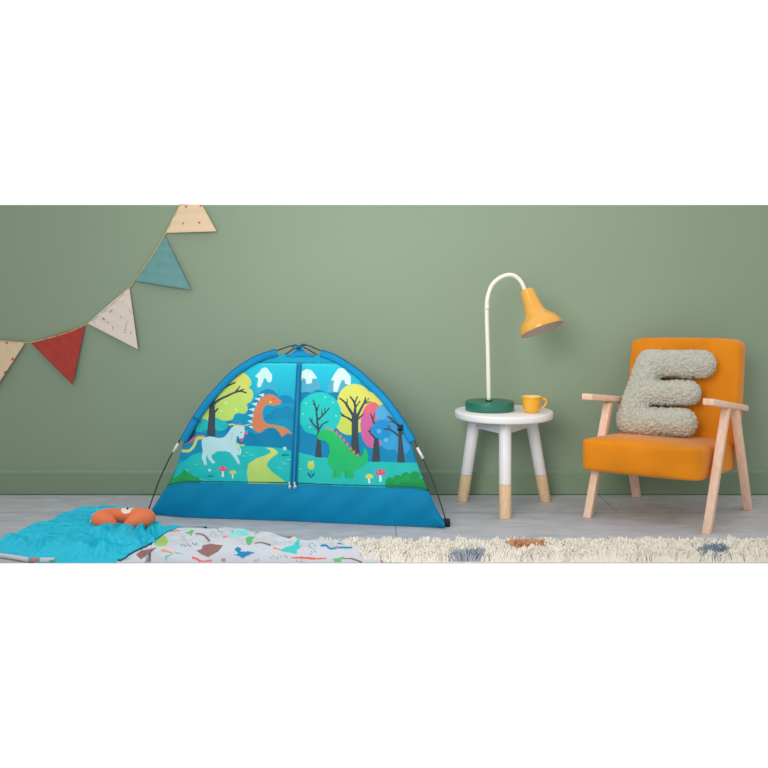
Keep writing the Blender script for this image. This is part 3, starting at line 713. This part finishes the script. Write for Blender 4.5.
def quilt(x, y):                                # gathers fanning out from the pillow plus soft puffs
    cx, cy = -1.02, -.60; dx, dy = x-cx, (y-cy)*1.0; a = math.atan2(dy, dx); r_ = math.hypot(dx, dy)
    w = noise.noise(Vector((x*4, y*4, 1)))*.5
    n1 = noise.noise(Vector((a*5.5+w, r_*3.5+w, 3))); n2 = noise.noise(Vector((a*11+w*2, r_*6, 9)))
    n3 = noise.noise(Vector((x*14+w, y*16-w, 6)))
    return .030*(.40-1.6*abs(n1))+.016*(.40-1.8*abs(n2))+.009*n3
cols = np.concatenate([np.linspace(-30, 206.5, 330)]); rows = 110
A = bag_patch(cols, TB, TF, rows, .034); V = []
_df = {round(a[0], 4): a[1] for a in A[::rows]}; _db = {round(a[0], 4): a[1] for a in A[rows-1::rows]}
A_front = lambda p: _df[round(p, 4)]
A_back = lambda p: _db[round(p, 4)]
for px, D, d, t in A:
    x = (px-384)/F*D; y = D-CD
    dF, dB = D-A_front(px), A_back(px)-D; sh = px > 119
    ff = max(0, D-DF-.002) if sh else dF; edge = min(min(1, max(0, dB)/.04)**.6, min(1, max(0, ff)/.085)**.65); nz = min(1, max(0, min(dB, ff))/.015); eL = min(1, (px+30)/14)**.5; damp = min(1, max(0, dF)/.05) if sh else 1
    e = edge*max(0, eL)
    z = .0006+e*.047+nz*(.55+.45*e)*damp*min(1, .35+dB/.12)*(.012*fbm(x, y, 3.2, 4)+quilt(x, y))
    if 70 < px < 150:                             # the folded layer steps down towards the front
        Dl = F*(1-.045)/(np.interp(px, [70,95,118,135,150], [529,535.5,540.5,543,549])-HY); k = (Dl-D)/.012
        z -= .017*nz*min(1, max(0, k))*max(0, 1-max(0, Dl-D)/.10)*min(1, (px-70)/20)*min(1, (150-px)/14)
    z += e*.012*math.exp(-((px-120)/50)**2)*math.exp(-((D-3.55)/.06)**2)
    z -= e*.020*math.exp(-(((px-121)/26)**2+((D-3.70)/.07)**2))       # dented by the pillow
    V.append((x, y, max(z, .0005)))
CV = np.array(V).reshape(len(cols), rows, 3)
cover = from_np('cover', V, grid_faces(len(cols), rows, True), M['bagblue'], sleepbag); cover['label'] = 'turquoise outer cover'
# thin printed edge under the near-left rim
ed = catmull([fl(x, y, .012) for x, y in ((-32,551),(-18,552.6),(0,554.6),(20,557.6),(36,560.4),(50,563))], 10)
ed = [Vector((p.x, max(p.y, YF+.009), .0095)) for p in ed]
bm = tube(ed, .0085, 12); me_pts = np.array([tuple(v.co) for v in bm.verts])
o = from_bm('lining_edge', bm, M['baglin'], sleepbag)
a = o.data.color_attributes.new('Col', 'FLOAT_COLOR', 'POINT'); cc = np.ones((len(o.data.vertices), 4), np.float32)
for i, v in enumerate(o.data.vertices):
    n_ = noise.noise(Vector((v.co.x*16, 0, 3))); g = noise.noise(Vector((v.co.x*12, 4, v.co.z*30)))
    cc[i, :3] = s2l((206,210,214)) if n_ < .18 else (s2l((20,170,200)) if n_ < .3 else s2l((196,130,120)))
    if g > .15 and v.co.x > -1.35 and v.co.z < .013: cc[i, :3] = s2l((100,170,110))
a.data.foreach_set('color', cc.ravel())
# printed lining
PB = [(116,563.5),(122,561),(135,552.5),(150,545.5),(156,540),(165,533.5),(178,528.3),(190,528),(205,528.2),(222,528),(245,529.3),(262,531.5),(275,533.5),(290,535.3),(302,537.4),(320,538.6),(335,541.5),(350,545.5),(365,550.5),(380,556),(391,560.5),(399,563.5)]
PFr = [(116,564),(399,564)]
colp = np.linspace(117, 398.5, 620); rp = 120
A = bag_patch(colp, PB, PFr, rp, .050)
PBk = {round(a[0], 4): a[1] for a in A[rp-1::rp]}
Xp = []; Yp = []; V = []
for px, D, d, t in A:
    x = (px-384)/F*D; y = D-CD
    sh = max(0, min(1, (215-px)/12)); dF2, dB2 = D-DF-.002, PBk[round(px, 4)]-D
    e = min(1, max(0, d)/.035)**.55; e = e*(1-sh)+sh*min(1, max(0, dF2)/.06)**.6; damp = 1-sh*(1-min(1, max(0, dB2)/.05))
    base = .048*np.interp(px, [300,350,380,399], [1,.85,.5,.2])
    w = fbm(x, y, 4, 8)*.8
    n1 = noise.noise(Vector(((x+.6*y)*7+w, (y-.3*x)*15+w, 2))); n2 = noise.noise(Vector((x*16+w, y*24, 5)))
    z = .0006+e*(base+.003-.002+min(1, base/.04)*damp*(.014*(.5-1.6*abs(n1))+.003*(1-2*abs(n2))))
    f2 = math.exp(-((px-(188+(D-3.45)*-60))/7)**2); z -= e*damp*.012*f2; z += .003*sh*min(1, max(0, dF2)/.02)
    z += e*damp*.006*math.exp(-((px-235)/40)**2)
    V.append((x, y, max(z, .0005))); Xp.append(px); Yp.append(HY+F*(1-z)/D)
V = np.array(V).reshape(len(colp), rp, 3)
for i_, px in enumerate(colp):
    if px > 151: break
    q = CV[int(np.argmin(abs(cols-px)))]; rowy = HY+F*(1-q[:, 2])/(q[:, 1]+CD); lim = itp(PB, px)
    # follow the cover from its front edge up to where the lining's edge lies
    n_in = 0
    while n_in < rows-1 and rowy[n_in] > lim: n_in += 1
    f = np.linspace(0, max(n_in, 1), rp)
    for c_ in range(3): V[i_, :, c_] = np.interp(f, np.arange(rows), q[:, c_])
    V[i_, :, 0] += (px-cols[int(np.argmin(abs(cols-px)))])/F*(V[i_, :, 1]+CD)
    V[i_, :, 1] -= .0015; V[i_, 1:, 2] += .0025
k0 = int(np.nonzero(colp <= 151)[0][-1]); Dk, zk_ = V[k0, :, 1]+CD, V[k0, :, 2].copy()
for i_ in range(k0+1, len(colp)):
    w_ = 1-(colp[i_]-colp[k0])/38
    if w_ <= 0: break
    w_ = w_*w_*(3-2*w_); V[i_, :, 2] = (1-w_)*V[i_, :, 2]+w_*np.interp(V[i_, :, 1]+CD, Dk, zk_)
V[:, 0, 2] = .0005; V = V.reshape(-1, 3); Yp = list(HY+F*(1-V[:, 2])/(V[:, 1]+CD))
V[:, 1] = np.maximum(V[:, 1], YF+.0003)
G = lambda a: np.array(a).reshape(len(colp), rp)
pl = Paint(G(Xp), G(Yp), (208,214,222))
def zlin(p):
    TE=(70,206,204); BL=(36,140,192); CO=(240,104,92); GN=(106,196,124); BR=(150,112,108); INK=(112,126,146); OG=(240,150,104)
    q1 = lambda a: Z(160,515,.1042,a); q2 = lambda a: Z(230,515,.1042,a); q3 = lambda a: Z(300,515,.1432,a)
    # leaf and lizard like dinosaur shapes, roughly as on the lining
    p.poly(q1([(-40,200),(20,180),(70,230),(60,290),(-30,300),(-60,260)]), (164,206,110), True)
    p.poly(q1([(235,165),(275,160),(300,140),(330,150),(315,175),(300,205),(280,185)]), GN)
    p.stroke(q1([(340,180),(400,185),(440,210),(470,245)]), 1.2, BR, 2.4)
    p.stroke(q1([(110,155),(190,148)]), 1.6, CO, .8)
    p.poly(q1([(350,345),(400,325),(410,290),(480,275),(605,292),(560,350),(460,405),(400,380)]), BR)
    p.stroke(q1([(20,340),(70,350),(125,370)]), 2.4, OG, 1.2)
    p.stroke(q1([(60,400),(110,380)]), 2.2, TE, 1); p.stroke(q1([(150,360),(210,375)]), 1.4, (90,200,200), .8)
    p.stroke(q1([(315,410),(350,420),(400,445),(490,440)]), 2.4, CO, 1.8)
    p.stroke(q1([(600,430),(660,445)]), 2.2, BR, 1); p.stroke(q1([(610,210),(645,205)]), 2, (240,130,140), 1.2)
    p.poly(q1([(660,200),(720,150),(800,130),(860,160),(820,200),(740,210)]), (150,228,230), True)
    p.poly([(136,554.6),(141,550.7),(157,547.3),(150,553.3),(141,559.5)], BR); p.stroke([(127,560),(131,557.5)], 1.2, (150,200,190))
    for a, b in ((146,557),(149,559),(152,556.5),(155,559.5),(158,557),(147,560)): p.stroke([(a,b),(a+1.2,b+1.4)], .8, INK, .5)
    for a, b in ((200,285),(222,280),(240,290),(262,276),(285,290),(310,265),(330,280),(350,272),(545,125),(560,150),(480,180),(500,160),(590,160),(530,180),(690,150)): p.stroke(q1([(a,b),(a+10,b+14)]), .9, INK, .6)
    p.poly(q2([(150,215),(190,205),(245,208),(215,240),(210,275),(180,295),(155,270)]), GN)
    p.stroke(q2([(240,272),(300,265),(385,288)]), 1.1, BR, 2)
    p.poly(q2([(40,330),(70,305),(110,320),(100,350),(190,350),(240,362),(180,385),(150,400),(120,420),(90,395),(30,385),(80,370)]), BL)
    p.poly(q2([(420,172),(480,185),(480,160),(560,175),(650,182),(600,210),(570,228),(500,205)]), BR)
    p.poly(q2([(480,335),(540,305),(610,285),(650,230),(668,240),(665,290),(690,300),(640,340),(640,378),(590,365),(500,350)]), TE)
    p.stroke(q2([(420,315),(480,332)]), 2.2, OG, 1.4)
    p.stroke(q2([(590,410),(680,410),(800,418)]), 1.2, CO, 2.6)
    p.stroke(q2([(300,325),(370,318)]), 1.6, (150,222,226), .8)
    for a, b in ((210,150),(230,140),(250,165),(240,175),(265,160),(390,405),(415,395),(450,410),(480,390),(520,385),(540,400),(640,440),(660,450),(690,440),(715,450),(240,430),(260,440),(225,440),(270,425)): p.stroke(q2([(a,b),(a+12,b+10)]), .9, INK, .6)
    p.stroke(q3([(20,145),(90,155)]), 1.4, GN, 2.6); p.stroke(q3([(110,150),(160,155),(195,178)]), .9, BR, .6)
    p.stroke(q3([(150,215),(180,212),(215,235),(270,228),(360,228)]), 2.2, BL, 1.8); p.stroke(q3([(265,198),(305,203)]), 1.5, BL, 1)
    p.ell(*q3([(258,222)])[0], 1.4, (226,150,170))
    for a, b in ((60,200),(80,195),(100,210),(75,225),(95,240),(60,215),(80,255),(105,255),(70,270),(430,265)): p.stroke(q3([(a,b),(a+10,b+6)]), .9, INK, .6)
    p.stroke(q3([(5,298),(90,305),(180,302)]), 2.4, CO, 1.2)
    p.poly(q3([(230,305),(270,300),(315,285),(290,310),(285,332),(240,328)]), GN); p.stroke(q3([(300,305),(360,305),(430,330)]), 1.2, BR, 2)
    p.stroke(q3([(545,285),(575,330)]), 1.6, (190,90,110)); p.poly(q3([(560,275),(620,290),(640,320),(590,318)]), (150,226,206))
    p.stroke(q3([(635,290),(680,305)]), 1.6, (110,160,190)); p.stroke(q3([(480,240),(540,262)]), 1.6, (150,230,230), .8)
zlin(pl)
lining = from_np('lining', V, grid_faces(len(colp), rp, True), M['baglin'], sleepbag, col=pl.C.reshape(-1, 3)); lining['label'] = 'white lining printed with coloured dinosaurs'
# dark piping between cover and lining
zp = [(207,527.8),(190,528.2),(178,528.9),(165,534),(156,540.5)]
zv = [fl(x, y-.4, .049) for x, y in zp]
for i_ in range(int(np.searchsorted(colp, 150.5)), 0, -6):
    zv.append(Vector(V.reshape(len(colp), rp, 3)[i_, -1])+Vector((0,-.001,.001)))
from_bm('zipper_edge', tube(catmull(zv, 3), .0036, 8), M['piping'], sleepbag)

# ---------------- neck pillow
NZ = .031
def np_path():
    ctr = fl(123.5, 522.5, NZ+.02); out = []
    for k in range(25):
        a = math.radians(-62+304*k/24-0); 
        x = .088*math.cos(a); y = .066*math.sin(a)
        out.append((Vector((ctr.x+x, ctr.y+y, NZ+.036)), a))
    return out
def neck_bm():
    bm = bmesh.new()
    c = fl(123.7, 527, NZ)
    pts = [(-.040,-.048,.028),(-.060,-.042,.038),(-.082,-.022,.042),(-.088,.004,.042),(-.070,.030,.042),(-.036,.050,.039),(0,.056,.037)]; pts += [(-a, b, r) for a, b, r in pts[-2::-1]]
    cc = catmull([Vector((a, b, 0)) for a, b, _ in pts], 6); rr = catmull([Vector((r, 0, 0)) for _, _, r in pts], 6)
    for p, r in zip(cc, rr):
        r = r.x; bmesh.ops.create_uvsphere(bm, u_segments=20, v_segments=12, radius=1, matrix=Matrix.Translation((c.x+p.x, c.y+p.y, NZ+r*.82)) @ Matrix.Diagonal((r, r, r*.84, 1)))
    return bm
nk_c = fl(123.7, 527, NZ)
neck = remeshed('neck_pillow', neck_bm(), .005, M['neck'], None, 8)
tag(neck, 'coral orange U-shaped neck pillow lying on the turquoise sleeping bag', 'pillow')
def patch():
    bm = bmesh.new(); n = 28; c = bm.verts.new((nk_c.x+.002, nk_c.y+.052, NZ+.066)); ring = []
    rings = []
    for j in (1, 2, 3):
        rg = []
        for k in range(n):
            a = 2*math.pi*k/n; x = .030*j/3*math.cos(a); y = .024*j/3*math.sin(a)
            z = .064-(y-.012)**2*9-x*x*1.5
            if y < 0: z -= (y*y)*4
            rg.append(bm.verts.new((nk_c.x+.002+x, nk_c.y+.046+y, NZ+z)))
        rings.append(rg)
    for k in range(n): bm.faces.new([c, rings[0][k], rings[0][(k+1)%n]])
    for A_, B_ in zip(rings, rings[1:]):
        for k in range(n): bm.faces.new([A_[k], B_[k], B_[(k+1)%n], A_[(k+1)%n]])
    return bm
pa = from_bm('face_patch', patch(), M['neck_white'], neck); pa['label'] = 'white face patch with a small dark nose'
sw = pa.modifiers.new('w', 'SHRINKWRAP'); sw.target = neck; sw.offset = .0015
bm = bmesh.new(); bmesh.ops.create_uvsphere(bm, u_segments=12, v_segments=8, radius=.0045, matrix=Matrix.Translation((nk_c.x+.003, nk_c.y+.044, NZ+.0655)))
from_bm('nose', bm, M['pole'], pa)
from_bm('side_tag', tube([Vector((nk_c.x-.130, nk_c.y-.010, NZ+.030)), Vector((nk_c.x-.128, nk_c.y-.018, NZ+.010))], .004, 8), M['neck_white'], neck)

# ================================================================ RUG
rug = thing('shag_rug', (.9, YF+.1, 0), 'cream shaggy rug with brown and blue tufts in front of armchair', 'rug')
XR0, XR1 = -.27, 2.3; YB = F*(1-.030)/(540.5-HY)-CD
from_bm('backing', hexa([(.058,YF+.0001,.0005),(XR1,YF+.0001,.0005),(XR1,YB,.0005),(XR0,YB,.0005),(.058,YF+.0001,.0035),(XR1,YF+.0001,.0035),(XR1,YB,.0035),(XR0,YB,.0035)], .001), M['rugbase'], rug)
NB = 24000
bx_ = rng.uniform(XR0, XR1, NB); by_ = rng.uniform(YF+.001, YB-.002, NB)
Dd = by_+CD; ppx = 384+F*bx_/Dd
keep = ~((ppx < 399) & (Dd < F*(1-.05)/(itp(PB, np.clip(ppx, 116, 399))-HY)+.006))
bx_, by_, ppx, Dd = bx_[keep], by_[keep], ppx[keep], Dd[keep]; NB = len(bx_)
hgt = rng.uniform(.020, .036, NB); ang = rng.uniform(0, 2*np.pi, NB); bend = rng.uniform(.006, .026, NB)
clump = np.array([noise.noise(Vector((x*28, y*28, 0))) for x, y in zip(bx_, by_)]); hgt *= 1+.6*clump
ang = ang*.45+np.array([noise.noise(Vector((x*14, y*14, 7)))*6 for x, y in zip(bx_, by_)])
segs = 4; sides = 4; r0 = rng.uniform(.0026, .0044, NB)
pyb = HY+F*(1-.03)/Dd
cr = s2l((255,250,240)); cols_r = np.tile(cr, (NB, 1))*rng.uniform(.93, 1.0, (NB, 1)); warm = rng.uniform(0, 1, NB)[:, None]; cols_r *= (1-warm*np.array([.0,.03,.08]))
for cx, cy, rx, ry, c, c2 in ((525,544.6,17.5,4.2,(200,142,96),(222,172,126)),(468,553.2,16.5,3.3,(160,168,184),(192,198,208)),(713,550,15.5,4.2,(124,144,160),(160,176,188))):
    wob = .2*rng.standard_normal(NB)
    m_ = ((ppx-cx)/rx)**2+((pyb-cy)/ry)**2 < 1+wob; tmix = rng.uniform(0, 1, m_.sum())[:, None]
    cols_r[m_] = s2l(c)*(1-tmix)+s2l(c2)*tmix
lv = np.linspace(0, 1, segs)
Vr = np.empty((NB, segs, sides, 3)); 
dx, dy = np.cos(ang), np.sin(ang)
# lean outward/inward; keep inside the set's front edge
for k, t in enumerate(lv):
    off = bend*t**1.6; wig = .003*np.sin(t*5+ang*3)
    cxk = bx_+dx*off-dy*wig; cyk = by_+dy*off+dx*wig; zk = .001+(hgt+.004)*np.sin(t*1.45)/1.0
    rr = r0*(1-.55*t)*(1.15 if 0 < k < segs-1 else 1)
    cyk = cyk+np.maximum(0, YF+.0012-(by_+np.minimum(0, dy)*bend-.007))
    for j in range(sides):
        a = 2*np.pi*j/sides
        Vr[:, k, j, 0] = cxk+rr*np.cos(a); Vr[:, k, j, 1] = np.maximum(cyk+rr*np.sin(a), YF+.001); Vr[:, k, j, 2] = zk
base_i = (np.arange(NB)*segs*sides)[:, None]
fq = [(k*sides+j, k*sides+(j+1)%sides, (k+1)*sides+(j+1)%sides, (k+1)*sides+j) for k in range(segs-1) for j in range(sides)]+[((segs-1)*sides+0, (segs-1)*sides+1, (segs-1)*sides+2, (segs-1)*sides+3)]
Fr = (base_i[:, :, None]+np.array(fq)[None]).reshape(-1, 4)
Cr = np.repeat(cols_r, segs*sides, 0)
pile = from_np('pile', Vr.reshape(-1, 3), Fr, M['pile'], rug, col=Cr); pile['kind'] = 'stuff'

# ================================================================ CAMERA, LIGHT, WORLD
cam = bpy.data.cameras.new('camera'); co = bpy.data.objects.new('camera', cam); COL.objects.link(co)
co.location = (0, -CD, CH); co.rotation_euler = (math.pi/2, 0, 0)
cam.sensor_width = 36; cam.sensor_fit = 'HORIZONTAL'; cam.lens = F/768*36; cam.shift_y = -(384-HY)/768
cam.clip_start = .05
SC.camera = co

def spot(name, loc, target, power, size, angle, blend, color=(1,1,1)):
    l = bpy.data.lights.new(name, 'SPOT'); l.energy = power; l.shadow_soft_size = size; l.spot_size = math.radians(angle); l.spot_blend = blend; l.color = color
    o = bpy.data.objects.new(name, l); COL.objects.link(o); o.location = loc
    o.rotation_euler = (Vector(target)-Vector(loc)).to_track_quat('-Z', 'Y').to_euler(); return o
spot('added_key_spot', (-1.0, -3.7, 1.95), (.28, 0, 1.05), 410, 1.0, 58, 1.0, (1,.985,.96))  # added soft key light, unseen, aimed to brighten the middle of the wall

w = bpy.data.worlds.new('white_surround'); SC.world = w; w.use_nodes = True; nt = w.node_tree  # made-up white surround: bright ahead and overhead, dimmer behind the camera
bg = nt.nodes['Background']; tc = nt.nodes.new('ShaderNodeTexCoord'); sp = nt.nodes.new('ShaderNodeSeparateXYZ')
nt.links.new(tc.outputs['Generated'], sp.inputs[0])
mr = nt.nodes.new('ShaderNodeMapRange'); mr.interpolation_type = 'SMOOTHSTEP'; mz = nt.nodes.new('ShaderNodeMath'); mz.operation = 'MULTIPLY_ADD'; mz.inputs[1].default_value = .8
nt.links.new(sp.outputs['Z'], mz.inputs[0]); nt.links.new(sp.outputs['Y'], mz.inputs[2]); nt.links.new(mz.outputs[0], mr.inputs[0])
mr.inputs[1].default_value = -.35; mr.inputs[2].default_value = .35; mr.inputs[3].default_value = .61; mr.inputs[4].default_value = 1.02
nt.links.new(mr.outputs[0], bg.inputs['Strength']); bg.inputs['Color'].default_value = (1,1,1,1)

vs = SC.view_settings; vs.view_transform = 'Standard'; vs.look = 'None'; vs.exposure = 0; vs.gamma = 1; vs.use_curve_mapping = False
SC.cycles.use_denoising = True
SC.cycles.max_bounces = 8
